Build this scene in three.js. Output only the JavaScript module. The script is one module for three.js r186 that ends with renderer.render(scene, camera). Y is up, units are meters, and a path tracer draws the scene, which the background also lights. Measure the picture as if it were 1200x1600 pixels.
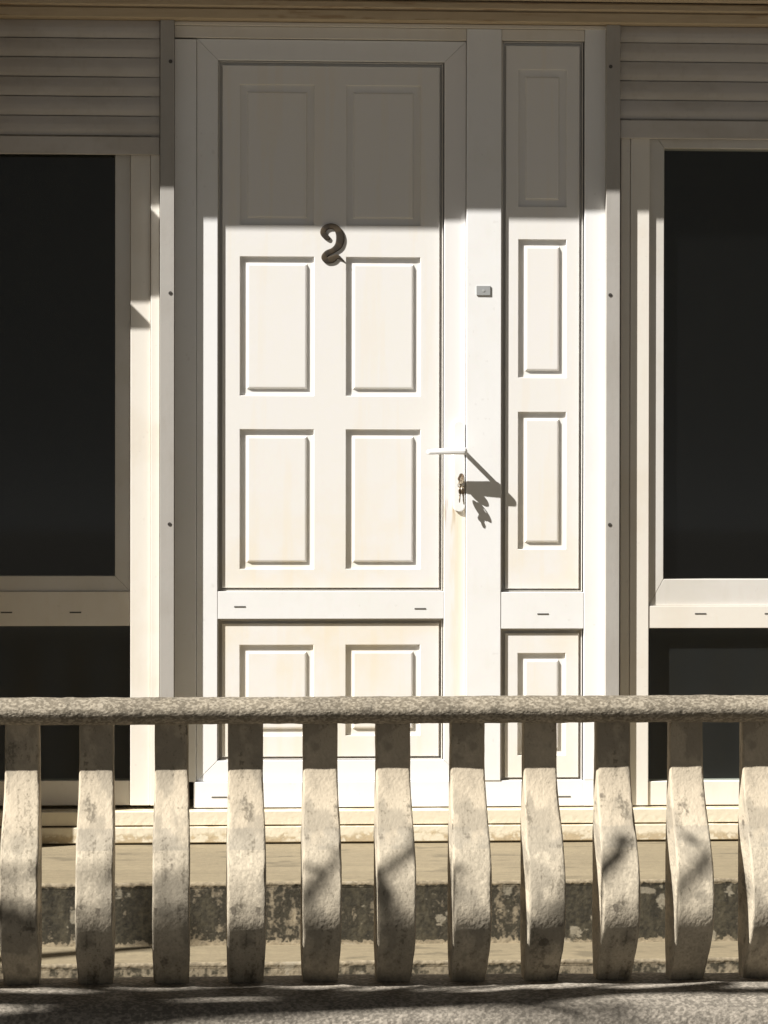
import * as THREE from 'three';
import { RoundedBoxGeometry } from 'three/addons/geometries/RoundedBoxGeometry.js';
import { mergeGeometries, toCreasedNormals } from 'three/addons/utils/BufferGeometryUtils.js';

// ------------------------------------------------------------------ camera, sky, sun, exposure
const scene = new THREE.Scene();
const camera = new THREE.PerspectiveCamera(19.4008, 0.75, 0.1, 300);
camera.position.set(-0.5769, 0.9654, 9.0000);
camera.lookAt(0.0000, 0.8885, 0.0000);
camera.rotateZ(0.00140);
const SUN = new THREE.Vector3(-2, 2, 1).normalize();
{
  const mix = (p, q, t) => p + (q - p) * t;
  // clear, slightly hazy sky: paler to the horizon, a soft aureole round the sun
  const w = 256, h = 128, d = new Float32Array(w * h * 4), v = new THREE.Vector3();
  for (let j = 0; j < h; j++) for (let i = 0; i < w; i++) {
    const el = ((j + 0.5) / h - 0.5) * Math.PI, az = ((i + 0.5) / w - 0.5) * Math.PI * 2, k = (j * w + i) * 4;
    v.set(Math.cos(el) * Math.cos(az), Math.sin(el), Math.cos(el) * Math.sin(az));
    const t = Math.pow(Math.max(0, v.y), 0.22), g = 0.06 * Math.exp((v.dot(SUN) - 1) * 9);
    d[k] = mix(0.16, 0.006, t) + g; d[k + 1] = mix(0.16, 0.0072, t) + g * 0.95; d[k + 2] = mix(0.155, 0.010, t) + g * 0.85; d[k + 3] = 1;
  }
  const sky = new THREE.DataTexture(d, w, h, THREE.RGBAFormat, THREE.FloatType);
  sky.mapping = THREE.EquirectangularReflectionMapping; sky.magFilter = THREE.LinearFilter; sky.needsUpdate = true;
  scene.background = sky; scene.environment = sky;
}
const sun = new THREE.DirectionalLight(new THREE.Color().setRGB(1, 0.965, 0.915), 5);
sun.position.copy(SUN).multiplyScalar(20);
sun.castShadow = true;
sun.shadow.mapSize.set(4096, 4096);
Object.assign(sun.shadow.camera, { left: -9, right: 9, top: 9, bottom: -9, near: 1, far: 60 });
sun.shadow.radius = 1;
scene.add(sun, sun.target);
const renderer = new THREE.WebGLRenderer({ antialias: true });
renderer.setSize(768, 1024);
renderer.toneMapping = THREE.LinearToneMapping;
renderer.toneMappingExposure = 1.92;
renderer.shadowMap.enabled = true;

// ------------------------------------------------------------------ noise, textures, materials
function rng(seed) { let a = seed >>> 0; return () => { a = (a + 0x6D2B79F5) | 0; let t = Math.imul(a ^ (a >>> 15), 1 | a); t = (t + Math.imul(t ^ (t >>> 7), 61 | t)) ^ t; return ((t ^ (t >>> 14)) >>> 0) / 4294967296; }; }
const hash = (x, y, s) => { let h = Math.imul(x, 374761393) + Math.imul(y, 668265263) + Math.imul(s, 2147483629 | 0); h = Math.imul(h ^ (h >>> 13), 1274126177); return ((h ^ (h >>> 16)) >>> 0) / 4294967296; };
const mod = (a, n) => ((a % n) + n) % n, mix = (a, b, t) => a + (b - a) * t, clamp = (v) => Math.min(1, Math.max(0, v));
const smooth = (a, b, v) => { const t = clamp((v - a) / (b - a)); return t * t * (3 - 2 * t); };
function vn(x, y, px, py, s) {   // value noise that repeats after px, py cells
  const xi = Math.floor(x), yi = Math.floor(y), fx = x - xi, fy = y - yi, a = fx * fx * (3 - 2 * fx), b = fy * fy * (3 - 2 * fy);
  const x0 = mod(xi, px), x1 = mod(xi + 1, px), y0 = mod(yi, py), y1 = mod(yi + 1, py);
  return mix(mix(hash(x0, y0, s), hash(x1, y0, s), a), mix(hash(x0, y1, s), hash(x1, y1, s), a), b);
}
function fbm(u, v, cx, cy, oct, s) { let r = 0, w = 0.5, t = 0; for (let i = 0; i < oct; i++) { r += w * vn(u * cx, v * cy, cx, cy, s + i * 17); t += w; w *= 0.55; cx *= 2; cy *= 2; } return r / t; }
function n3(x, y, z, s) { return (vn(x + z * 0.71, y + z * 0.37, 4096, 4096, s) + vn(y * 0.9 + 31.7, z + x * 0.23, 4096, 4096, s + 5) + vn(z * 1.1 + 7.3, x * 0.9 + y * 0.31, 4096, 4096, s + 9)) / 3 * 2 - 1; }
const enc = (c) => { c = clamp(c); return Math.round(255 * (c <= 0.0031308 ? c * 12.92 : 1.055 * Math.pow(c, 1 / 2.4) - 0.055)); };
function tex(w, h, sx, sy, fn, { x0 = 0, y0 = 0, data = false } = {}) {   // fn(u, v) -> linear rgb (or one number); the picture covers sx by sy metres from (x0, y0)
  const d = new Uint8Array(w * h * 4);
  for (let j = 0; j < h; j++) for (let i = 0; i < w; i++) {
    const c = fn((i + 0.5) / w, (j + 0.5) / h), k = (j * w + i) * 4;
    if (data) d[k] = d[k + 1] = d[k + 2] = Math.round(255 * clamp(c));
    else { d[k] = enc(c[0]); d[k + 1] = enc(c[1]); d[k + 2] = enc(c[2]); }
    d[k + 3] = 255;
  }
  const t = new THREE.DataTexture(d, w, h, THREE.RGBAFormat);
  t.wrapS = t.wrapT = THREE.RepeatWrapping; t.magFilter = THREE.LinearFilter; t.minFilter = THREE.LinearMipmapLinearFilter; t.generateMipmaps = true;
  if (!data) t.colorSpace = THREE.SRGBColorSpace;
  t.repeat.set(1 / sx, 1 / sy); t.offset.set(-x0 / sx, -y0 / sy);
  t.needsUpdate = true; return t;
}
const rgb = (r, g, b) => new THREE.Color().setRGB(r, g, b);
const lerp3 = (a, b, t) => [mix(a[0], b[0], t), mix(a[1], b[1], t), mix(a[2], b[2], t)];
const scl = (a, k) => [a[0] * k, a[1] * k, a[2] * k];
const std = (o) => new THREE.MeshStandardMaterial(o);
const fineBump = tex(256, 256, 0.25, 0.25, (u, v) => fbm(u, v, 24, 24, 4, 61), { data: true });

// white plastic of door and frames: clean, faintly dusty, and yellowed
function plasticMap(base, grime, seed, sx = 1.1, sy = 1.3) {
  return tex(384, 448, sx, sy, (u, v) => {
    const a = fbm(u, v, 5, 6, 5, seed), b = fbm(u, v, 60, 24, 3, seed + 3), dot = smooth(0.86, 0.9, fbm(u, v, 90, 90, 2, seed + 8));
    let c = lerp3(base, grime, 0.5 * smooth(0.45, 0.75, a) + 0.18 * smooth(0.55, 0.8, b));
    return lerp3(c, [0.3, 0.27, 0.22], dot * 0.12);
  });
}
const whiteMat = std({ map: plasticMap([0.83, 0.83, 0.825], [0.79, 0.78, 0.745], 11), roughness: 0.42, bumpMap: fineBump, bumpScale: 0.00008 });
const creamMat = std({ map: plasticMap([0.77, 0.73, 0.66], [0.70, 0.64, 0.54], 23), roughness: 0.5, bumpMap: fineBump, bumpScale: 0.0001 });
const sashMat = std({ map: plasticMap([0.66, 0.635, 0.595], [0.58, 0.55, 0.48], 29), roughness: 0.48, bumpMap: fineBump, bumpScale: 0.0001 });  // darker than the frames: the shade of the recessed sash is in this colour
// the moulded door fillings: yellow weathering in ragged patches on their lower panels
const fillX0 = -0.5101, fillX1 = 0.6203, fillY0 = 0.0697, fillY1 = 2.3105;
const insertMap = tex(512, 1024, fillX1 - fillX0, fillY1 - fillY0, (u, v) => {
  const y = mix(fillY0, fillY1, v), a = fbm(u, v, 7, 13, 5, 41), streak = fbm(u, v, 40, 5, 4, 47), fine = fbm(u, v, 80, 150, 2, 53);
  const old = smooth(1.12, 0.7, y + (a - 0.5) * 1.3) * (0.5 + 0.5 * smooth(0.3, 0.62, y));
  const low = smooth(0.38, 0.06, y + (a - 0.5) * 0.5);
  const m = clamp(0.10 * a + 0.5 * old * smooth(0.3, 0.72, a) + 0.15 * low * streak + 0.14 * smooth(0.56, 0.74, streak) + 0.06 * (fine - 0.5));
  return lerp3([0.81, 0.795, 0.775], [0.80, 0.71, 0.52], m);
}, { x0: fillX0, y0: fillY0 });
const insertMat = std({ map: insertMap, roughness: 0.45, bumpMap: fineBump, bumpScale: 0.0001 });
// the lock stile, with the rusty run below the lock
const stileX0 = 0.1737, stileX1 = 0.2473, lockY = 0.9369;
const stileMat = std({
  map: tex(64, 1024, stileX1 - stileX0, 2.4, (u, v) => {
    const y = v * 2.4, d = lockY - y, w = fbm(u, v, 6, 30, 4, 71), s = fbm(u, v, 14, 8, 3, 73);
    const run = d > -0.03 ? smooth(0.3, 0.62, u + (w - 0.5) * 0.5) * smooth(1.15, 0.1, d + (s - 0.5) * 0.8) : 0;
    return lerp3(lerp3([0.82, 0.81, 0.79], [0.76, 0.64, 0.42], 0.55 * run * (0.45 + s)), [0.42, 0.25, 0.1], 0.75 * smooth(0.5, 0.85, w) * smooth(0.13, 0.0, Math.abs(d - 0.02)));
  }, { x0: stileX0, y0: 0 }), roughness: 0.45,
});
const guideMat = std({ map: plasticMap([0.41, 0.39, 0.36], [0.36, 0.335, 0.3], 83, 0.3, 0.9), roughness: 0.6, bumpMap: fineBump, bumpScale: 0.0002 });
const slatMat = std({ map: plasticMap([0.56, 0.53, 0.49], [0.45, 0.41, 0.355], 91, 0.9, 0.5), roughness: 0.62, bumpMap: fineBump, bumpScale: 0.0002 });
const darkMat = std({ color: rgb(0.10, 0.095, 0.085), roughness: 0.8 });
const screwMat = std({ color: rgb(0.12, 0.11, 0.1), roughness: 0.5, metalness: 0.7 });
const greyButton = std({ color: rgb(0.34, 0.35, 0.35), roughness: 0.5 });
const bronzeMat = std({ map: tex(128, 128, 0.08, 0.08, (u, v) => lerp3([0.055, 0.038, 0.02], [0.028, 0.02, 0.012], smooth(0.35, 0.65, fbm(u, v, 6, 6, 4, 97)))), roughness: 0.8, metalness: 0.1 });
const keyMat = std({ map: tex(64, 64, 0.05, 0.05, (u, v) => lerp3([0.36, 0.31, 0.23], [0.17, 0.11, 0.065], smooth(0.4, 0.65, fbm(u, v, 5, 5, 4, 101)))), roughness: 0.45, metalness: 0.6 });
const glassMat = new THREE.MeshPhysicalMaterial({ color: rgb(0.78, 0.8, 0.78), transmission: 0.997, thickness: 0, roughness: 0.03, ior: 1.5 });
const dimGlassMat = new THREE.MeshPhysicalMaterial({ color: rgb(0.70, 0.76, 0.74), transmission: 0.982, thickness: 0, roughness: 0.12, ior: 1.5 });
const roomMat = std({ color: rgb(0.36, 0.35, 0.32), roughness: 0.9 });
const plasterMat = std({ map: plasticMap([0.5, 0.42, 0.3], [0.4, 0.325, 0.22], 107, 1.7, 1.5), roughness: 0.9, bumpMap: fineBump, bumpScale: 0.001 });
// lintel paint, worn along its length down to brown
const lintelMat = std({
  map: tex(1024, 64, 2.6, 0.12, (u, v) => {
    const a = fbm(u, v, 9, 5, 5, 113), b = fbm(u, v, 50, 14, 3, 117), w = smooth(0.52, 0.66, a) * smooth(0.35, 0.6, b);
    return lerp3(lerp3([0.54, 0.44, 0.30], [0.45, 0.355, 0.235], b), [0.33, 0.22, 0.125], 0.7 * w);
  }), roughness: 0.85, bumpMap: fineBump, bumpScale: 0.0008,
});
// concrete of the balusters: trowelled skin, a broken greyer band at one height, pitted lower half, lichen
const BY0 = -0.26, BH = 0.68, BW = 0.9;
const balusterMap = tex(1024, 768, BW, BH, (u, v) => {
  const y = BY0 + v * BH, a = fbm(u, v, 8, 6, 5, 131), b = fbm(u, v, 20, 15, 4, 137), f = fbm(u, v, 170, 130, 2, 139), p = fbm(u, v, 10, 3, 3, 149);
  const rough = smooth(0.14, 0.1, y + (b - 0.5) * 0.05);
  let c = lerp3([0.49, 0.42, 0.315], [0.50, 0.435, 0.33], rough);
  c = scl(c, 0.74 + 0.42 * a + (0.2 + 0.3 * rough) * (f - 0.5));
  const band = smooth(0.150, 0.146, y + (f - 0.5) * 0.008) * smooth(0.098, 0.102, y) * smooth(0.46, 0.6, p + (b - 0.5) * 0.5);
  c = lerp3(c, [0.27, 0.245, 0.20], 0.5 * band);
  c = lerp3(c, [0.25, 0.22, 0.17], 0.6 * smooth(0.5, 0.64, fbm(u, v, 13, 8, 5, 143)));
  c = lerp3(c, [0.17, 0.15, 0.115], 0.6 * smooth(0.6, 0.72, a) * smooth(0.4, 0.62, b));
  c = lerp3(c, [0.12, 0.10, 0.075], 0.7 * smooth(0.74, 0.8, b));
  const drip = fbm(u, v, 46, 5, 4, 151), moss = smooth(0.57, 0.76, 0.38 * drip + 0.28 * b + 0.32 * f + 0.06);
  return lerp3(c, scl([0.085, 0.072, 0.05], 0.55 + 0.9 * f), 0.7 * moss);
}, { y0: BY0 });
const balusterBump = tex(1024, 768, BW, BH, (u, v) => 0.55 * fbm(u, v, 120, 90, 3, 157) + 0.45 * fbm(u, v, 26, 20, 3, 159), { data: true });
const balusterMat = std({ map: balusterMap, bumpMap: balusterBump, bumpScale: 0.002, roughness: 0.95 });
// rough lichen-speckled cast concrete of handrail and kerb
function lichenMap(light, mid, dark, seed, k, sx, sy) {
  return tex(1024, 256, sx, sy, (u, v) => {
    const a = fbm(u, v, 14, 4, 4, seed), f = fbm(u, v, 220, 56, 3, seed + 5), g = fbm(u, v, 340, 85, 2, seed + 9);
    let c = lerp3(mid, light, smooth(0.5, 0.66, f) * (0.55 + 0.7 * (a - 0.3)));
    c = lerp3(c, dark, k * smooth(0.5, 0.36, f + (a - 0.5) * 0.4));
    return scl(c, (0.82 + 0.36 * g) * (0.72 + 0.56 * fbm(u, v, 26, 5, 4, seed + 21)));
  });
}
const railMat = std({ map: lichenMap([0.33, 0.29, 0.225], [0.20, 0.172, 0.128], [0.09, 0.075, 0.052], 163, 0.5, 1.3, 0.3), bumpMap: tex(1024, 256, 1.3, 0.3, (u, v) => fbm(u, v, 200, 50, 3, 167), { data: true }), bumpScale: 0.002, roughness: 0.95 });
const kerbMat = std({ map: lichenMap([0.35, 0.31, 0.255], [0.23, 0.204, 0.166], [0.095, 0.083, 0.066], 173, 0.5, 1.5, 0.4), bumpMap: tex(1024, 256, 1.5, 0.4, (u, v) => fbm(u, v, 220, 60, 3, 179), { data: true }), bumpScale: 0.002, roughness: 0.95 });
// steps: brushed tan tread, black mould on the riser
const treadMat = std({
  map: tex(1024, 256, 3.1, 0.9, (u, v) => {
    const a = fbm(u, v, 5, 12, 5, 181), s = fbm(u, v, 8, 60, 4, 187), g = fbm(u, v, 200, 60, 2, 191), d = smooth(0.64, 0.76, fbm(u, v, 20, 14, 4, 193));
    return lerp3(scl(lerp3([0.275, 0.225, 0.14], [0.21, 0.17, 0.105], s), 0.8 + 0.25 * a + 0.2 * (g - 0.5)), [0.11, 0.09, 0.055], 0.6 * d);
  }), roughness: 0.9, bumpMap: fineBump, bumpScale: 0.0012,
});
function riserMaterial(y0, h, cover, seed) {
  return std({
    map: tex(2048, 128, 4.2, h, (u, v) => {
      const big = fbm(u, v, 30, 2, 4, seed), run = fbm(u, v, 210, 2, 5, seed + 4), f = fbm(u, v, 500, 22, 3, seed + 7), chip = fbm(u, v, 90, 5, 5, seed + 11);
      const m = smooth(0.28, 0.52, cover + (big - 0.5) * 0.55 + (run - 0.5) * 0.5 + (f - 0.5) * 0.45 - 0.8 * smooth(0.9, 0.98, v + (run - 0.5) * 0.12) - 0.4 * smooth(0.1, 0.02, v + (f - 0.5) * 0.1));
      const c = lerp3(scl([0.36, 0.30, 0.205], 0.4 + 1.0 * f), scl([0.062, 0.053, 0.033], Math.max(0.12, -0.55 + 1.2 * run * run + 1.1 * f + 0.7 * big)), m);
      return lerp3(c, [0.46, 0.41, 0.31], 0.5 * smooth(0.66, 0.75, chip + (f - 0.5) * 0.08));
    }, { x0: -2.1, y0 }), roughness: 0.95, bumpMap: fineBump, bumpScale: 0.0015,
  });
}
const sillMat = std({
  map: tex(2048, 64, 4.2, 0.12, (u, v) => {
    const y = v * 0.12, a = fbm(u, v, 60, 3, 4, 211), f = fbm(u, v, 300, 8, 3, 217);
    const dirt = smooth(0.05, 0.036, y + (a - 0.5) * 0.05 + (f - 0.5) * 0.02) * smooth(0.3, 0.6, f + (a - 0.5));
    return lerp3(scl([0.74, 0.67, 0.52], 0.94 + 0.1 * f), scl([0.42, 0.33, 0.2], 0.7 + 0.6 * f), 0.85 * dirt);
  }, { x0: -2.1, y0: -0.11 }), roughness: 0.8, bumpMap: fineBump, bumpScale: 0.0008,
});
const terraceMat = std({ map: tex(256, 256, 0.8, 0.8, (u, v) => scl([0.33, 0.285, 0.21], 0.6 + 0.7 * fbm(u, v, 8, 8, 5, 223))), roughness: 0.95, bumpMap: fineBump, bumpScale: 0.002 });
const groundMat = std({ map: tex(512, 512, 4, 4, (u, v) => scl([0.06, 0.056, 0.05], 0.55 + 0.55 * fbm(u, v, 6, 6, 5, 227) + 0.4 * fbm(u, v, 150, 150, 2, 229))), roughness: 0.95, bumpMap: fineBump, bumpScale: 0.003 });
const barkMat = std({ map: tex(128, 256, 0.4, 0.8, (u, v) => scl([0.14, 0.115, 0.085], 0.5 + fbm(u, v, 14, 5, 4, 233))), roughness: 0.95 });

// ------------------------------------------------------------------ helpers
const used = new Map();
function numbered(n) { const k = used.get(n) ?? 0; used.set(n, k + 1); return k ? n + '_' + String(k).padStart(3, '0') : n; }
function tag(o, label, category, group) { Object.assign(o.userData, { label, category }); if (group) o.userData.group = group; return o; }
function thing(name, label, category, [x, y, z], group) { const g = new THREE.Group(); g.name = numbered(name); g.position.set(x, y, z); scene.add(g); return tag(g, label, category, group); }
function worldUV(g) {   // texture coordinates in metres, from the side each face looks to; keeps given ones
  if (g.userData.ownUV) return g;
  g = g.index ? g.toNonIndexed() : g;
  const p = g.attributes.position, uv = new Float32Array(p.count * 2), a = new THREE.Vector3(), b = new THREE.Vector3(), c = new THREE.Vector3();
  for (let i = 0; i < p.count; i += 3) {
    a.fromBufferAttribute(p, i); b.fromBufferAttribute(p, i + 1).sub(a); c.fromBufferAttribute(p, i + 2).sub(a);
    const n = b.cross(c), ax = Math.abs(n.x), ay = Math.abs(n.y), az = Math.abs(n.z);
    for (let k = i; k < i + 3; k++) {
      const x = p.getX(k), y = p.getY(k), z = p.getZ(k);
      if (az >= ax && az >= ay) { uv[2 * k] = x; uv[2 * k + 1] = y; }
      else if (ax >= ay) { uv[2 * k] = x + z; uv[2 * k + 1] = y; }
      else { uv[2 * k] = x; uv[2 * k + 1] = y + z; }
    }
  }
  g.setAttribute('uv', new THREE.BufferAttribute(uv, 2)); return g;
}
function part(name, geo, mat, parent) {   // geo is given in world metres; the mesh hangs under parent at parent's place
  const list = Array.isArray(geo) ? geo : [geo];
  let g = list.map(worldUV);
  if (g.length > 1) g = mergeGeometries(g.map((q) => { const n = q.index ? q.toNonIndexed() : q; const r = new THREE.BufferGeometry(); for (const k of ['position', 'normal', 'uv']) r.setAttribute(k, n.attributes[k]); return r; })); else g = g[0];
  const m = new THREE.Mesh(g, mat); m.name = name; m.castShadow = m.receiveShadow = true;
  if (parent) { const o = new THREE.Vector3(); for (let q = parent; q && q !== scene; q = q.parent) o.add(q.position); g.translate(-o.x, -o.y, -o.z); parent.add(m); } else scene.add(m);
  return m;
}
function box(x0, x1, y0, y1, z0, z1, r = 0.0015) {
  const g = new RoundedBoxGeometry(x1 - x0, y1 - y0, z1 - z0, 2, Math.min(r, (x1 - x0) * 0.45, (y1 - y0) * 0.45, (z1 - z0) * 0.45));
  return g.translate((x0 + x1) / 2, (y0 + y1) / 2, (z0 + z1) / 2);
}
function prism(pts, z0, z1, b = 0.001, holes = []) {   // outline in x, y; from z0 to z1, arrises of b
  const s = new THREE.Shape(pts.map(([x, y]) => new THREE.Vector2(x, y)));
  for (const h of holes) s.holes.push(new THREE.Path(h.map(([x, y]) => new THREE.Vector2(x, y))));
  return new THREE.ExtrudeGeometry(s, { depth: z1 - z0 - 2 * b, bevelEnabled: b > 0, bevelSize: b, bevelThickness: b, bevelOffset: -b, bevelSegments: 1, curveSegments: 10 }).translate(0, 0, z0 + b);
}
function barX(pts, x0, x1, b = 0.001) {   // outline in z, y; drawn out along x
  const s = new THREE.Shape(pts.map(([z, y]) => new THREE.Vector2(-z, y)));
  return new THREE.ExtrudeGeometry(s, { depth: x1 - x0 - 2 * b, bevelEnabled: b > 0, bevelSize: b, bevelThickness: b, bevelOffset: -b, bevelSegments: 1 }).translate(0, 0, x0 + b).rotateY(Math.PI / 2);
}
function mitred(x0, x1, y0, y1, l, r, b, t, z0, z1, arris = 0.0012) {   // four mitred bars of a frame; l r b t their widths
  const g = 0.0003, A = [x0, y0], B = [x1, y0], C = [x1, y1], D = [x0, y1], a = [x0 + l, y0 + b], bb = [x1 - r, y0 + b], c = [x1 - r, y1 - t], d = [x0 + l, y1 - t];
  const mv = (p, dx, dy) => [p[0] + dx, p[1] + dy];
  return {
    left: prism([A, mv(a, 0, g), mv(d, 0, -g), D].map((p) => p), z0, z1, arris), right: prism([mv(bb, 0, g), B, C, mv(c, 0, -g)], z0, z1, arris),
    bottom: prism([mv(A, g * 2, 0), mv(B, -g * 2, 0), mv(bb, -g, 0), mv(a, g, 0)], z0, z1 - 0.0004, arris), top: prism([mv(d, g, 0), mv(c, -g, 0), mv(C, -g * 2, 0), mv(D, g * 2, 0)], z0, z1 - 0.0004, arris),
  };
}
function rings(x0, x1, y0, y1, list) {   // nested rectangles at [inset, z], closed in the middle
  const v = [], q = (a, b, c, d) => v.push(...a, ...b, ...c, ...a, ...c, ...d), R = ([i, z]) => [[x0 + i, y0 + i, z], [x1 - i, y0 + i, z], [x1 - i, y1 - i, z], [x0 + i, y1 - i, z]];
  for (let k = 0; k + 1 < list.length; k++) { const o = R(list[k]), n = R(list[k + 1]); for (let e = 0; e < 4; e++) q(o[e], o[(e + 1) % 4], n[(e + 1) % 4], n[e]); }
  q(...R(list[list.length - 1]));
  const g = new THREE.BufferGeometry(); g.setAttribute('position', new THREE.Float32BufferAttribute(v, 3)); g.computeVertexNormals(); return g;
}
function surf(nu, nv, fn) {   // grid surface, fn(i / nu, j / nv) -> [x, y, z, u, v]
  const p = [], uv = [], ix = [];
  for (let i = 0; i <= nu; i++) for (let j = 0; j <= nv; j++) { const q = fn(i / nu, j / nv); p.push(q[0], q[1], q[2]); uv.push(q[3], q[4]); }
  for (let i = 0; i < nu; i++) for (let j = 0; j < nv; j++) { const a = i * (nv + 1) + j, b = a + nv + 1; ix.push(a, b, a + 1, b, b + 1, a + 1); }
  const g = new THREE.BufferGeometry(); g.setAttribute('position', new THREE.Float32BufferAttribute(p, 3)); g.setAttribute('uv', new THREE.Float32BufferAttribute(uv, 2)); g.setIndex(ix); g.computeVertexNormals(); g.userData.ownUV = true; return g;
}
function limb(points, radii, seg = 10, around = 7) {   // tapered round limb along a smooth curve
  const curve = new THREE.CatmullRomCurve3(points.map((p) => new THREE.Vector3(...p))), fr = curve.computeFrenetFrames(seg, false);
  return surf(seg, around, (s, t) => {
    const i = Math.round(s * seg), c = curve.getPoint(s), k = s * (radii.length - 1), f = Math.min(radii.length - 2, Math.floor(k)), r = mix(radii[f], radii[f + 1], k - f), a = -t * Math.PI * 2;
    const n = fr.normals[i], b = fr.binormals[i], ca = Math.cos(a) * r, sa = Math.sin(a) * r;
    return [c.x + n.x * ca + b.x * sa, c.y + n.y * ca + b.y * sa, c.z + n.z * ca + b.z * sa, t * 0.4, s * 2];
  });
}
const disc = (x, y, z0, z1, r, seg = 14) => new THREE.CylinderGeometry(r, r, z1 - z0, seg).rotateX(Math.PI / 2).translate(x, y, (z0 + z1) / 2);

// ------------------------------------------------------------------ ground and terrace
const GY = -0.65, TY = -0.44;
const ground = part('ground', new THREE.PlaneGeometry(160, 160).rotateX(-Math.PI / 2).translate(0, GY, 20), groundMat);
ground.userData.kind = 'structure';
const terrace = part('terrace', box(-6, 6, GY - 0.1, TY, 1.12, 1.72, 0.004), terraceMat);
terrace.userData.kind = 'structure';

// ------------------------------------------------------------------ the house: walls, lintel, canopy, pilaster, room behind the glass
const XL = -1.2441, XR = 1.7590;             // the glazed opening
const LY = 2.3549;                        // underside of the lintel
const house = thing('house', 'cream plastered house front with lintel, flat canopy and pilaster around the glazed doorway', 'house', [0, -0.1, 0]);
part('wall', box(-6, XL, -0.62, 3.4, -0.3, 0.03, 0.004), plasterMat, house);
part('wall', box(XR, 6, -0.62, 3.4, -0.3, 0.03, 0.004), plasterMat, house);
part('wall', box(XL + 0.001, XR - 0.001, 2.4395, 3.4, -0.3, 0.055, 0.004), plasterMat, house);
part('wall', box(XL + 0.001, XR - 0.001, -0.62, -0.12, -0.3, 0.01, 0.004), plasterMat, house);
const lintel = part('lintel', barX([[-0.3, LY], [0.071, LY], [0.075, LY + 0.003], [0.077, LY + 0.028], [0.07, LY + 0.031], [0.07, 2.4393], [-0.3, 2.4393]], XL + 0.002, XR - 0.002, 0.0008), lintelMat, house);
part('moulding', barX([[0.0705, LY + 0.0335], [0.087, LY + 0.0335], [0.092, LY + 0.038], [0.092, LY + 0.052], [0.086, LY + 0.057], [0.0705, LY + 0.058]], -2.6, 3.2, 0.0008), lintelMat, lintel);
part('moulding', barX([[0.0705, LY + 0.0605], [0.098, LY + 0.0605], [0.104, LY + 0.067], [0.104, LY + 0.11], [0.0705, LY + 0.11]], -2.6, 3.2, 0.0008), lintelMat, lintel);
part('canopy', box(-6.2, 6.2, 2.52, 2.66, 0.0565, 0.38, 0.006), plasterMat, house);
part('roof', box(-6.3, 6.3, 3.4, 3.55, -4.4, 0.35, 0.006), plasterMat, house);
const pil = part('pilaster', box(XL - 0.42, XL, -0.62, 2.518, 0.0303, 0.250, 0.003), plasterMat, house);
part('shadow_block', box(XL - 0.42, XL, 2.1226, 2.3386, 0.2504, 0.315, 0.002), plasterMat, pil);  // unseen block and thin plate, shaped for the stepped shadow on the window frame
part('shadow_block', box(XL - 0.42, XL, 1.9830, 1.9945, 0.2504, 0.285, 0.001), plasterMat, pil);
part('interior_wall', box(-3.6, 3.6, -0.62, 2.75, -3.75, -3.6, 0.002), roomMat, house);
part('interior_wall', box(-3.75, -3.602, -0.62, 2.75, -3.6, -0.302, 0.002), roomMat, house);
part('interior_wall', box(3.602, 3.75, -0.62, 2.75, -3.6, -0.302, 0.002), roomMat, house);
part('interior_floor', box(-3.6, 3.6, -0.2, -0.02, -3.598, -0.302, 0.002), roomMat, house);
part('ceiling', box(-3.6, 3.6, 2.55, 2.7, -3.598, -0.302, 0.002), roomMat, house);

// ------------------------------------------------------------------ sill, landing and steps
const sill = thing('door_sill', 'long cream stone sill in two courses under door and windows', 'sill', [0, -0.11, 0]);
part('upper_course', box(XL + 0.002, 2.4, -0.0436, -0.0026, -0.28, 0.077, 0.002), sillMat, sill);
part('lower_course', box(XL - 0.01, 2.6, -0.0945, -0.0474, -0.28, 0.09, 0.003), sillMat, sill);
part('bedding', box(XL - 0.008, 2.58, -0.119, -0.0947, -0.27, 0.074, 0.002), treadMat, sill);
const LZ = 0.92, LYY = -0.100, SY = -0.273, SZ = 1.194;
const wob = (g, amp, k, seed, keep = () => 1) => { const p = g.attributes.position; for (let i = 0; i < p.count; i++) { const x = p.getX(i), y = p.getY(i), z = p.getZ(i), w = keep(x, y, z) * amp; p.setXYZ(i, x, y + w * n3(x * k, y * k, z * k, seed), z + w * n3(x * k + 9, y * k, z * k + 3, seed + 2)); } g.computeVertexNormals(); return g; };
function stepShape(yTop, yBase, zBack, zFront, seed) {   // tread, worn nosing and riser as one long casting
  const prof = [[zBack, yTop], [zFront - 0.30 * (zFront - zBack), yTop], [zFront - 0.02, yTop], [zFront + 0.002, yTop - 0.002], [zFront + 0.004, yTop - 0.007], [zFront + 0.003, yTop - 0.013], [zFront, yTop - 0.018], [zFront, yTop - 0.06], [zFront, yTop - 0.12], [zFront, yBase]];
  return prof;
}
function step(parent, yTop, yBase, zBack, zFront, mTop, mFront, seed) {
  const P = stepShape(yTop, yBase, zBack, zFront, seed), n = 260, x0 = -2.08, x1 = 2.9;
  const make = (a, b) => wob(surf(n, b - a, (s, t) => { const q = P[a + Math.round(t * (b - a))], x = mix(x0, x1, s); return [x, q[1], q[0], x, b <= 3 ? q[0] : q[1]]; }), 0.0035, 14, seed, (x, y, z) => smooth(0.05, 0.0, Math.abs(z - zFront)) * smooth(0.05, 0.0, yTop - y));
  part('tread', make(0, 3), mTop, parent);
  part('riser', make(3, 9), mFront, parent);
}
const steps = thing('entrance_steps', 'two wide concrete steps with tan treads and black mould on the risers', 'steps', [0, TY, 0]);
step(steps, LYY, SY - 0.01, 0.06, LZ, treadMat, riserMaterial(SY, LYY - SY, 0.60, 251), 241);
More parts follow.
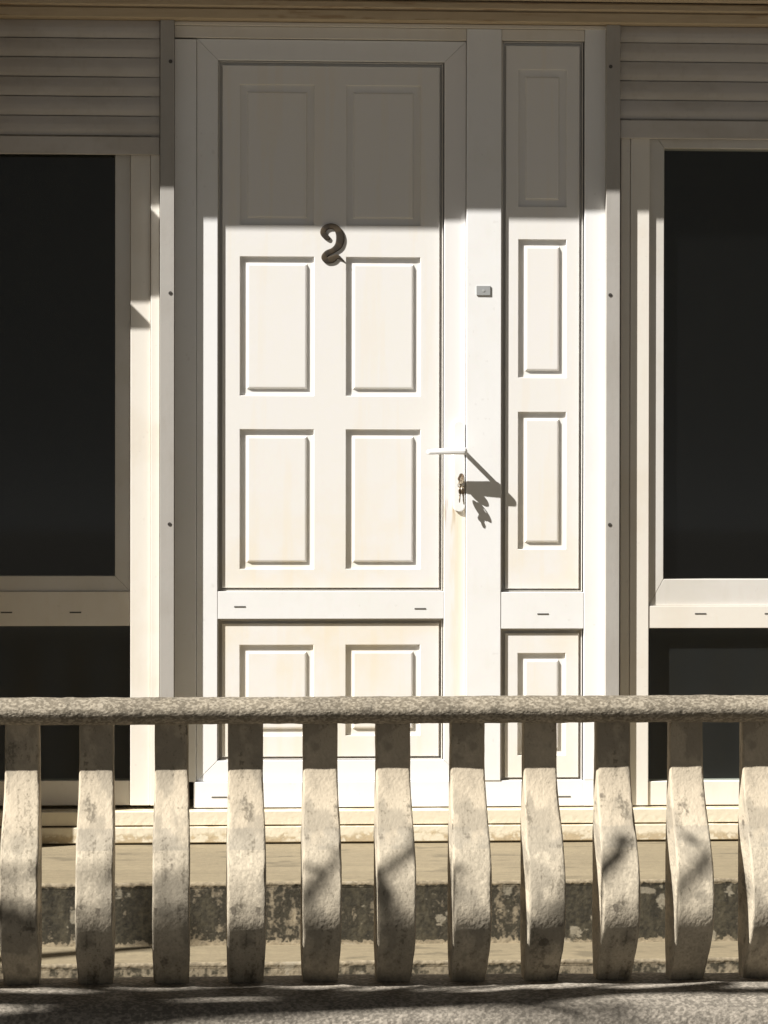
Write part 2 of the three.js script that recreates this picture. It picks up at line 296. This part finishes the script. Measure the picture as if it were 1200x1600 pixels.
step(steps, SY, TY - 0.02, LZ - 0.02, SZ, treadMat, riserMaterial(TY, SY - TY, 0.42, 257), 243);

// ------------------------------------------------------------------ door frame with side panel
const ZF = 0.015, ZB = -0.07;
const frame = thing('door_frame', 'white plastic door frame with narrow three-panel fixed sidelight beside the door', 'door frame', [0.0190, 0, 0]);
const doorGL = -0.6297, doorGR = 0.6719, FT = 2.3539, FB = 0.0012, BT = 0.0784;
part('jamb', box(doorGL, -0.5647, BT + 0.0008, 2.3034 - 0.0006, ZB, ZF - 0.004), whiteMat, frame);
part('jamb', box(0.6047, doorGR, BT + 0.0008, FT - 0.0008, ZB, ZF), whiteMat, frame);
part('head', box(doorGL, 0.2463, 2.3076, FT - 0.012, ZB, ZF - 0.002), creamMat, frame);  // head and trim in cream, not white: shade under the lintel deepened by colour
part('head', box(0.3530, 0.6037, 2.3092, FT - 0.012, ZB, ZF - 0.002), creamMat, frame);
part('head_trim', box(doorGL, doorGR, FT - 0.011, FT - 0.0005, ZB, ZF + 0.012), creamMat, frame);
part('post', box(0.2473, 0.3520, BT + 0.0008, FT - 0.0122, ZB, ZF), whiteMat, frame);
const foot = part('foot_rail', box(-0.5714, 0.6039, FB, BT, ZB, 0.0125), whiteMat, frame);
part('foot_rail', box(0.6047, doorGR, FB, BT, ZB, 0.0145), whiteMat, frame);
const weep = (px, py, z, parent, w = 18) => { const x = SLOT[px]; part('weep_slot', box(x - w / 1040, x + w / 1040, SLOTY[px] - 0.0021, SLOTY[px] + 0.0021, z - 0.004, z + 0.0012, 0.0008), darkMat, parent); };
const SLOT = { 343: -0.4947, 880: 0.5424, 375: -0.4333, 657: 0.1099, 848: 0.4802, 10: -1.1302, 118: -0.9248, 1094: 0.9600, 1200: 1.1736, 1310: 1.3879 };
const SLOTY = { 343: 0.0328, 880: 0.0293, 375: 0.6037, 657: 0.5972, 848: 0.5813, 10: 0.5873, 118: 0.5870, 1094: 0.5816, 1200: 0.5814, 1310: 0.5811 };
weep(343, 0, 0.0125, foot, 24); weep(880, 0, 0.0125, foot, 24);
const sideRail = part('rail', box(0.3532, 0.6035, 0.5368, 0.6471, ZB, ZF - 0.0012), whiteMat, frame);
weep(848, 0, ZF - 0.0012, sideRail);

// a moulded filling: a plate with recessed, raised-field panels and a loose bead round it
function filling(parent, x0, x1, y0, y1, z, cells) {
  const gap = 0.0075, bead = 0.0062, hole = (c) => [[c[0], c[2]], [c[0], c[3]], [c[1], c[3]], [c[1], c[2]]];
  const px0 = x0 + gap + bead, px1 = x1 - gap - bead, py0 = y0 + gap * 0.7 + bead * 0.7, py1 = y1 - gap - bead;
  const plate = part('filling', prism([[px0, py0], [px1, py0], [px1, py1], [px0, py1]], z - 0.02, z, 0.0012, cells.map(hole)), insertMat, parent);
  for (const c of cells) part('raised_panel', rings(c[0] - 0.0011, c[1] + 0.0011, c[2] - 0.0011, c[3] + 0.0011, [[0, z - 0.0012], [0.0014, z - 0.0090], [0.0215, z - 0.0092], [0.0255, z - 0.0026], [0.0280, z - 0.0021]]), insertMat, plate);
  const b = 0.0006;
  part('backing', box(x0 + b, x1 - b, y0 + b, y1 - b, z - 0.045, z - 0.0205, 0.0005), insertMat, plate);
  const zz = z - 0.0015, zb = z - 0.0204, bx0 = x0 + 0.0008, bx1 = x1 - 0.0008, by0 = y0 + 0.0006, by1 = y1 - 0.0008;
  part('bead', box(bx0, bx0 + bead * 0.55, by0, by1, zb, zz, 0.001), sashMat, plate); part('bead', box(bx1 - bead * 0.8, bx1 - 0.0022, by0, by1, zb, zz, 0.001), sashMat, plate);
  part('bead', box(bx0 + bead, bx1 - bead, by0, by0 + bead * 0.4, zb, zz, 0.001), sashMat, plate); part('bead', box(bx0 + bead, bx1 - bead, by1 - bead * 0.6, by1, zb, zz - 0.003, 0.001), sashMat, plate);
  return plate;
}
const SC = [0.4054, 0.5502], DA = [-0.4333, -0.2114], DB = [-0.1141, 0.1099];
filling(frame, 0.3532, 0.6035, 0.6479, 2.3083, 0.0025, [[...SC, 0.7767, 1.1905], [...SC, 1.2948, 1.7111], [...SC, 1.8105, 2.2234]]);
filling(frame, 0.3532, 0.6035, 0.0772, 0.5360, 0.0025, [[...SC, 0.1535, 0.4623]]);

// ------------------------------------------------------------------ the door itself
const door = thing('front_door', 'white panelled front door with lever handle and number 2', 'door', [-0.1623, 0.0813, 0]);
const DX0 = -0.5633, DX1 = 0.2457, DY0 = BT + 0.0012, DY1 = 2.3055, IX0 = -0.5005, IX1 = 0.1814;
const leaf = mitred(DX0, DX1, DY0, DY1, IX0 - DX0, DX1 - IX1, 0.1410 - DY0, DY1 - 2.2433, ZB, 0);
part('stile', leaf.left, whiteMat, door); part('stile', leaf.right, stileMat, door); part('rail', leaf.top, whiteMat, door); part('rail', leaf.bottom, whiteMat, door);
const lockRail = part('rail', box(IX0 + 0.0004, IX1 - 0.0004, 0.5668, 0.6496, ZB, -0.0008), whiteMat, door);
weep(375, 0, -0.0008, lockRail); weep(657, 0, -0.0008, lockRail);
filling(door, IX0 + 0.0003, IX1 - 0.0003, 0.6504, 2.2426, -0.0125, [DA, DB].flatMap((c) => [[...c, 0.7170, 1.1365], [...c, 1.2384, 1.6556], [...c, 1.7517, 2.1723]]));
filling(door, IX0 + 0.0003, IX1 - 0.0003, 0.1418, 0.5660, -0.0125, [DA, DB].map((c) => [...c, 0.2143, 0.4878]));

// lever handle on a long plate
const handle = new THREE.Group(); handle.name = 'handle'; handle.position.set(0.2260 - door.position.x, 1.0739 - door.position.y, 0); door.add(handle);
const hx = 0.2260, hy = 1.0739, capsule = (w, y0, y1, n = 9) => { const r = w / 2, o = []; for (let i = 0; i <= n; i++) { const a = Math.PI * i / n; o.push([hx + Math.cos(a) * r, y1 - r + Math.sin(a) * r]); } for (let i = 0; i <= n; i++) { const a = Math.PI + Math.PI * i / n; o.push([hx + Math.cos(a) * r, y0 + r + Math.sin(a) * r]); } return o; };
part('backplate', prism(capsule(0.036, 0.8887, 1.1646), 0.0003, 0.009, 0.0025), whiteMat, handle);
const lx0 = 0.1215, lx1 = 0.2454;
const lever = surf(28, 14, (s, t) => {
  const x = mix(lx1, lx0, s), k = Math.pow(s, 1.3), h = mix(0.0112, 0.0072, k), d = mix(0.0105, 0.008, k), a = -t * Math.PI * 2, e = Math.min(1, Math.sqrt(Math.max(0, 1 - Math.pow(Math.max(0, (s - 0.93) / 0.07), 2)))) * Math.min(1, Math.sqrt(Math.max(0, 1 - Math.pow(Math.max(0, (0.06 - s) / 0.06), 2))));
  const ca = Math.cos(a), sa = Math.sin(a), sq = (v) => Math.sign(v) * Math.pow(Math.abs(v), 0.6);
  return [x, hy - 0.002 - 0.004 * s * s + sq(sa) * h * e, 0.073 - 0.006 * s * s + sq(ca) * d * e, t * 0.05, x];
});
part('lever', [lever, disc(hx + 0.0115, hy - 0.0015, 0.008, 0.076, 0.0068, 18)], whiteMat, handle);
const ky = 0.9890, kx = 0.2299;
part('lock_cylinder', [disc(kx, ky, 0.006, 0.0165, 0.0085, 18), box(kx - 0.004, kx + 0.004, ky - 0.021, ky - 0.004, 0.006, 0.0163, 0.003)], keyMat, handle);

// the curled brass figure 2 screwed to the middle stile
const mapN = [-0.3085, -0.0003, 1.8115, 1.5809];
const spine = [[566, 404, 26], [522, 374, 40], [484, 328, 42], [498, 280, 42], [548, 250, 42], [618, 256, 42], [670, 312, 54], [686, 395, 62], [664, 476, 56], [604, 530, 42], [532, 566, 44], [500, 612, 46], [526, 646, 46], [592, 634, 54], [648, 606, 36], [692, 626, 18], [736, 664, 7]];
const numberCurve = new THREE.CatmullRomCurve3(spine.map(([x, y, w]) => new THREE.Vector3(mix(mapN[0], mapN[1], x / 1200), mix(mapN[2], mapN[3], y / 900), 0.8 * w / 7.5 / 520)));
part('house_number', surf(110, 16, (s, t) => {
  const e = 1e-3, p = numberCurve.getPoint(s), a = numberCurve.getPoint(Math.max(0, s - e)), b = numberCurve.getPoint(Math.min(1, s + e));
  const dx = b.x - a.x, dy = b.y - a.y, l = Math.hypot(dx, dy) || 1, nx = -dy / l, ny = dx / l, cap = Math.sqrt(clamp(Math.min(s / 0.02, (1 - s) / 0.02))), an = t * Math.PI * 2, r = p.z * cap;
  return [p.x + nx * Math.cos(an) * r, p.y + ny * Math.cos(an) * r, -0.0096 + Math.sign(Math.sin(an)) * Math.pow(Math.abs(Math.sin(an)), 0.45) * 0.0021 * cap, p.x, p.y + 0.3 * Math.cos(an) * r];
}), bronzeMat, door);

// ------------------------------------------------------------------ keys left in the lock
const keys = thing('key_bunch', 'small bunch of rusty keys hanging in the door lock', 'keys', [kx, ky, 0.0166]);
part('key', [box(kx - 0.0016, kx + 0.0016, ky - 0.004, ky + 0.004, 0.0167, 0.03, 0.0006), new THREE.CylinderGeometry(0.0145, 0.0145, 0.0026, 20).rotateZ(Math.PI / 2).rotateY(0.5).scale(1, 1.1, 1).translate(kx, ky, 0.042)], keyMat, keys);
part('ring', new THREE.TorusGeometry(0.0125, 0.0013, 8, 28).rotateY(0.5).translate(kx, ky - 0.018, 0.046), keyMat, keys);
function hangingKey(dx, dz, turn, len) {
  const head = prism(Array.from({ length: 18 }, (_, i) => { const a = i / 18 * Math.PI * 2; return [Math.cos(a) * 0.0115, -0.0115 + Math.sin(a) * 0.0125]; }), -0.0012, 0.0012, 0.0004, [Array.from({ length: 10 }, (_, i) => { const a = -i / 10 * Math.PI * 2; return [Math.cos(a) * 0.003, -0.004 + Math.sin(a) * 0.003]; })]);
  const blade = prism([[-0.004, -0.02], [0.004, -0.02], [0.004, -0.021 - len], [0.002, -0.024 - len], [-0.001, -0.022 - len], [-0.002, -0.018 - len], [-0.004, -0.014 - len], [-0.0025, -0.03], [-0.004, -0.026]], -0.001, 0.001, 0.0003);
  return [head, blade].map((g) => g.rotateZ(turn).scale(1.35, 1.1, 1).rotateY(1.15).translate(kx + dx, ky - 0.022, 0.047 + dz));
}
part('key', hangingKey(0.003, 0.004, 0.16, 0.028), keyMat, keys);
part('key', hangingKey(-0.002, -0.004, -0.22, 0.022), keyMat, keys);

// ------------------------------------------------------------------ doorbell
const bell = thing('doorbell', 'small grey doorbell plate on the white post beside the door', 'doorbell', [0.2977, 1.5555, ZF]);
part('plate', box(0.2764, 0.3190, 1.5411, 1.5700, ZF + 0.0003, ZF + 0.0035, 0.001), greyButton, bell);
part('button', disc(0.2977, 1.5555, ZF + 0.003, ZF + 0.0045, 0.004), std({ color: rgb(0.42, 0.43, 0.43), roughness: 0.4 }), bell);

// ------------------------------------------------------------------ windows
function windowThing(label, o) {
  const w = thing('window', label, 'window', [(o.x0 + o.x1) / 2, o.y0, 0]);
  for (const [x0, x1, z] of o.posts) part('frame', box(x0, x1, o.y0, o.top, ZB, z, 0.002), creamMat, w);
  const lowL = o.inner[0], lowR = o.inner[1];
  part('frame', box(lowL + 0.0006, lowR - 0.0006, o.y0, o.low0, ZB, o.zs, 0.002), creamMat, w);
  part('frame', box(lowL + 0.0006, lowR - 0.0006, o.sashTop + 0.0006, o.top, ZB, o.zs, 0.002), creamMat, w);
  const rail = part('transom', box(lowL + 0.0006, lowR - 0.0006, o.low1, o.sash0 - 0.0006, ZB, o.zr, 0.0015), creamMat, w);
  for (const k of o.slots) weep(k, 0, o.zr, rail);
  const m = mitred(lowL + 0.0008, lowR - 0.0008, o.sash0, o.sashTop, o.sw, o.sw, o.sb, o.st, ZB, o.zsash);
  const sash = part('sash', [m.left, m.right, m.bottom, m.top], sashMat, w);
  part('pane', new THREE.PlaneGeometry(lowR - lowL - 2 * o.sw + 0.01, o.sashTop - o.sash0 - o.sb - o.st + 0.01).translate((lowL + lowR) / 2, (o.sash0 + o.sb + o.sashTop - o.st) / 2, -0.02), glassMat, sash);
  part('pane', new THREE.PlaneGeometry(lowR - lowL + 0.002, o.low1 - o.low0 + 0.01).translate((lowL + lowR) / 2, (o.low1 + o.low0) / 2, -0.02), dimGlassMat, w);
}
windowThing('dark window beside the pilaster, wholly in its shade', {
  x0: XL, x1: -0.6737, y0: 0.0092, top: LY - 0.001, posts: [[-0.7005, -0.6737, 0.018], [-0.7607, -0.7015, 0.010], [XL + 0.001, XL + 0.03, 0.012]], inner: [XL + 0.03, -0.7607],
  low0: 0.0831, low1: 0.5468, sash0: 0.6503, sashTop: 2.0253, sw: 0.0455, sb: 0.046, st: 0.03, zs: -0.002, zr: -0.001, zsash: -0.006, slots: [10, 118],
});
windowThing('window with sunlit cream frame beside the narrow sidelight', {
  x0: 0.7148, x1: XR, y0: 0.0017, top: LY - 0.001, posts: [[0.7150, 0.7431, 0.012], [0.7441, 0.8016, ZF], [XR - 0.04, XR - 0.001, ZF]], inner: [0.8016, XR - 0.04],
  low0: 0.0737, low1: 0.5379, sash0: 0.6059, sashTop: 2.0523, sw: 0.0455, sb: 0.08, st: 0.062, zs: 0.0105, zr: 0.0125, zsash: 0.003, slots: [1094, 1200, 1310],
});

// ------------------------------------------------------------------ roller shutters with guide rails
function shutter(label, x0, x1, guides, seams, bottom, screws) {
  const s = thing('roller_shutter', label, 'roller shutter', [(x0 + x1) / 2, bottom, 0], 'roller shutters over the windows');
  for (let i = 0; i + 1 < seams.length; i++) {
    const y1 = seams[i], y0 = seams[i + 1] + 0.0028, h = y1 - y0, out = [];
    for (let k = 0; k <= 8; k++) { const t = k / 8; out.push([0.020 + 0.0115 * Math.pow(Math.sin(Math.PI * (0.06 + 0.88 * (1 - Math.pow(1 - t, 1.25)))), 0.7), y0 + h * t]); }
    part('slat', toCreasedNormals(barX([[0.017, y0], ...out, [0.017, y1]], x0 + 0.002, x1 - 0.002, 0), 0.6), slatMat, s).rotation.z = (hash(i, 7, seams.length) - 0.5) * 0.0016;
  }
  part('bottom_bar', box(x0 + 0.0015, x1 - 0.0015, bottom, seams[seams.length - 1] - 0.002, 0.017, 0.0335, 0.003), slatMat, s);
  guides.forEach(([a, b], gi) => {
    const g = part('guide_rail', box(a, b, FB, LY - 0.0008, -0.06, 0.044, 0.0012), guideMat, s);
    if (screws[gi]) for (const [sx, sy] of screws[gi]) part('screw', [disc(sx, sy, 0.0425, 0.0452, 0.0058, 12), box(sx - 0.0045, sx + 0.0045, sy - 0.0007, sy + 0.0007, 0.045, 0.0458, 0.0002)], screwMat, g);
  });
}
const gl0 = -0.6723, gl1 = -0.6304, gr0 = 0.6664, gr1 = 0.7079;
shutter('half-raised grey roller shutter beside the pilaster', XL + 0.001, gl0, [[gl0, gl1]],
  [LY - 0.001, 2.2990, 2.2420, 2.1839, 2.1258, 2.0678, 2.0088], 1.9535, [[[-0.6419, 2.2305], [-0.6419, 1.5408], [-0.6438, 0.8520]]]);
shutter('half-raised grey roller shutter beside the narrow sidelight', gr1, XR - 0.002, [[gr0, gr1]],
  [LY - 0.001, 2.3029, 2.2460, 2.1881, 2.1303, 2.0724], 2.0155, [[[0.6784, 2.2289], [0.6784, 1.5423], [0.6784, 0.8509]]]);

// ------------------------------------------------------------------ balustrade
const ZC = 1.78, RY = 0.4255, KY = -0.232;
const bal = thing('balustrade', 'weathered concrete balustrade with round handrail and bulging balusters', 'balustrade', [0, GY, ZC]);
part('handrail', surf(420, 22, (s, t) => {
  const x = mix(-2.3, 2.9, s), a = -t * Math.PI * 2 - Math.PI / 2, w = 1 + 0.035 * n3(x * 3, 0, t * 2, 301);
  const ny = Math.sin(a), nz = Math.cos(a), n = 0.0022 * n3(x * 38, ny * 2, nz * 2, 303) + 0.0012 * n3(x * 110, ny * 5, nz * 5, 307);
  return [x, RY + 0.002 * n3(x * 1.3, 1, 1, 311) + ny * (0.0325 * w + n), ZC + nz * (0.055 * w + n), x, t * 0.28];
}), railMat, bal);
const profY = [0.41, 0.30, 0.276, 0.24, 0.20, 0.16, 0.12, 0.06, 0.0, -0.045, -0.09, -0.13, -0.17, -0.25], profZ = [0, 0, 0.003, 0.015, 0.038, 0.068, 0.098, 0.134, 0.153, 0.156, 0.142, 0.113, 0.074, 0.008];
const bulge = (y) => { for (let i = 0; i + 1 < profY.length; i++) if (y <= profY[i] && y >= profY[i + 1]) { const g = (k) => profZ[Math.max(0, Math.min(profZ.length - 1, k))], t = (profY[i] - y) / (profY[i] - profY[i + 1]), m0 = (g(i + 1) - g(i - 1)) / 2, m1 = (g(i + 2) - g(i)) / 2, t2 = t * t, t3 = t2 * t; return (2 * t3 - 3 * t2 + 1) * g(i) + (t3 - 2 * t2 + t) * m0 + (-2 * t3 + 3 * t2) * g(i + 1) + (t3 - t2) * m1; } return 0; };
const RING = [];   // outline of a baluster seen from above: [share of half width, share of half depth, corner direction x, z], from the back round by its right side
{
  const loop = [];
  const put = (fx, fz, ax, az) => loop.push([fx, fz, ax, az]);
  put(0, -1, 0, -1);
  for (const [c, a0, next, d, n] of [[[1, -1], -Math.PI / 2, [1, 1], [1, 0], 6], [[1, 1], 0, [-1, 1], [0, 1], 9], [[-1, 1], Math.PI / 2, [-1, -1], [-1, 0], 6], [[-1, -1], Math.PI, null, null, 0]]) {
    for (let i = 0; i <= 3; i++) { const a = a0 + i / 3 * Math.PI / 2; put(c[0], c[1], Math.cos(a), Math.sin(a)); }
    if (next) for (let i = 1; i < n; i++) put(mix(c[0], next[0], i / n), mix(c[1], next[1], i / n), d[0], d[1]);
  }
  put(0, -1, 0, -1);
  RING.push(...loop);
}
for (let k = -5; k <= 19; k++) {
  const r = rng(900 + k * 7), cx = -0.985 + 0.1792 * k + (r() - 0.5) * 0.003, du = r() * BW, lean = (r() - 0.5) * 0.004, fat = (r() - 0.5) * 0.002;
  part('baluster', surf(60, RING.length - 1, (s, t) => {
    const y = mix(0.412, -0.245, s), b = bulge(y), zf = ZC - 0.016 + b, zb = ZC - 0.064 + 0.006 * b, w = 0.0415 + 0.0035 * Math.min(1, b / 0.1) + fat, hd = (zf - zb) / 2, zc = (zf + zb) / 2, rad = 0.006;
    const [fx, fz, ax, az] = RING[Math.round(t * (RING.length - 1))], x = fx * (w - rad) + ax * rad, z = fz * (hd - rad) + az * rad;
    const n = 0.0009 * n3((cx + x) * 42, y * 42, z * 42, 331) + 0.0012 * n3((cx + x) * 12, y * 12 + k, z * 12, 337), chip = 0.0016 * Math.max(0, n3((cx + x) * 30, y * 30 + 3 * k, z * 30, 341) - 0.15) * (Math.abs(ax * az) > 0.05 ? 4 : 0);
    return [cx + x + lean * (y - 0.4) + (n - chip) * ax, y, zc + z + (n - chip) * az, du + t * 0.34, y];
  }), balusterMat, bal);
}
// kerb under the balusters, crowned and worn
const kp = [[1.655, -0.5], [1.655, -0.30], [1.658, -0.245], [1.668, -0.235], [1.70, -0.232], [1.76, -0.231], [1.82, -0.232], [1.88, -0.236], [1.93, -0.241], [1.965, -0.25], [1.99, -0.266], [2.003, -0.29], [2.006, -0.33], [2.006, -0.42], [2.006, -0.53], [2.006, GY - 0.02]];
part('kerb', surf(320, kp.length - 1, (s, t) => {
  const q = kp[Math.round(t * (kp.length - 1))], x = mix(-2.3, 2.9, s), n = n3(x * 6, q[1] * 9, q[0] * 9, 351), f = n3(x * 34, q[1] * 30, q[0] * 30, 353), top = smooth(-0.32, -0.25, q[1]);
  return [x, q[1] + top * (0.005 * n + 0.0015 * f), q[0] + (1 - top) * (0.006 * n + 0.002 * f), x, q[0] - q[1]];
}), kerbMat, bal);

// ------------------------------------------------------------------ spreading tree beside the house; its limbs shade the kerb
const tree = thing('tree', 'bare spreading tree growing in front of the house beside the terrace', 'tree', [-5.6, GY, 3.3]);
part('trunk', limb([[-5.6, GY - 0.1, 3.3], [-5.55, 0.4, 3.32], [-5.62, 1.4, 3.28], [-5.5, 2.3, 3.3], [-5.55, 3.4, 3.35], [-5.4, 4.6, 3.3]], [0.17, 0.14, 0.13, 0.12, 0.09, 0.03], 24, 12), barkMat, tree);
function bough(start, end, r0, seed, twigs, spread) {
  const r = rng(seed), g = [], P = [], A = new THREE.Vector3(...start), B = new THREE.Vector3(...end), n = 9;
  for (let i = 0; i <= n; i++) { const t = i / n, p = A.clone().lerp(B, t); p.y += Math.sin(t * 7 + seed) * 0.05 * (t > 0 ? 1 : 0) + (r() - 0.5) * 0.05 * Math.min(1, i); p.z += (r() - 0.5) * 0.07 * Math.min(1, i); P.push(p.toArray()); }
  g.push(limb(P, [r0, r0 * 0.85, r0 * 0.7, r0 * 0.4], 36, 8));
  const cu = new THREE.CatmullRomCurve3(P.map((p) => new THREE.Vector3(...p)));
  for (let i = 0; i < twigs; i++) {
    const t = 0.25 + 0.75 * (i + r()) / twigs, p = cu.getPoint(Math.min(1, t)), l = (0.25 + r() * 0.5) * spread, up = (r() - 0.5) * 1.1, dz = (r() - 0.5) * 0.7, d = new THREE.Vector3(0.85, up, dz).normalize().multiplyScalar(l);
    const m = p.clone().addScaledVector(d, 0.5).add(new THREE.Vector3(0, (r() - 0.3) * 0.06, 0)), e = p.clone().add(d);
    const rr = Math.max(0.003, r0 * mix(0.42, 0.12, t));
    g.push(limb([p.toArray(), m.toArray(), e.toArray()], [rr, rr * 0.7, rr * 0.3], 6, 5));
    if (r() < 0.6) { const e2 = m.clone().add(new THREE.Vector3(0.8, (r() - 0.5) * 1.2, (r() - 0.5) * 0.6).normalize().multiplyScalar(l * 0.5)); g.push(limb([m.toArray(), m.clone().lerp(e2, 0.5).add(new THREE.Vector3(0, 0.02, 0)).toArray(), e2.toArray()], [rr * 0.6, rr * 0.4, rr * 0.2], 5, 5)); }
  }
  part('branch', g, barkMat, tree);
}
bough([-5.5, 2.2, 3.2], [-1.46, 2.045, 3.04], 0.06, 5, 7, 0.45);
bough([-5.55, 1.9, 3.2], [-1.5, 1.955, 2.99], 0.055, 12, 5, 0.45);
bough([-5.5, 2.4, 3.2], [-1.9, 2.14, 3.1], 0.045, 19, 5, 0.45);
// upright shoots on the lower boughs
for (const [low, high, r0] of [[[-1.562, 2.297, 3.000], [-1.664, 2.403, 3.000], 0.012],
  [[-2.451, 2.236, 3.000], [-2.558, 2.282, 3.000], 0.011],
  [[-2.451, 2.290, 3.000], [-2.494, 2.355, 3.000], 0.01],
  [[-2.275, 2.159, 3.000], [-2.365, 2.272, 3.000], 0.016],
  [[-1.788, 2.309, 3.000], [-1.822, 2.401, 3.000], 0.016],
  [[-2.142, 2.166, 3.000], [-2.152, 2.266, 3.000], 0.012],
  [[-2.298, 2.351, 3.000], [-2.341, 2.450, 3.000], 0.012]]) {
  const foot = [low[0] - 0.25, 2.03, 3.05], d = [high[0] - low[0], high[1] - low[1], high[2] - low[2]];
  part('shoot', limb([foot, [mix(foot[0], low[0], 0.6), mix(foot[1], low[1], 0.6), mix(foot[2], low[2], 0.6) + 0.01], low, high, [high[0] + d[0] * 0.15, high[1] + 0.02, high[2] + 0.02]], [r0 * 0.5, r0 * 0.8, r0, r0 * 0.9, r0 * 0.3], 16, 7), barkMat, tree);
}
bough([-5.55, 1.7, 3.3], [-7.6, 2.5, 3.7], 0.05, 31, 10, 0.9);
bough([-5.5, 3.0, 3.3], [-7.2, 4.2, 3.0], 0.045, 37, 10, 0.9);
bough([-5.5, 3.1, 3.35], [-4.4, 4.6, 4.4], 0.04, 43, 10, 0.9);

renderer.render(scene, camera);
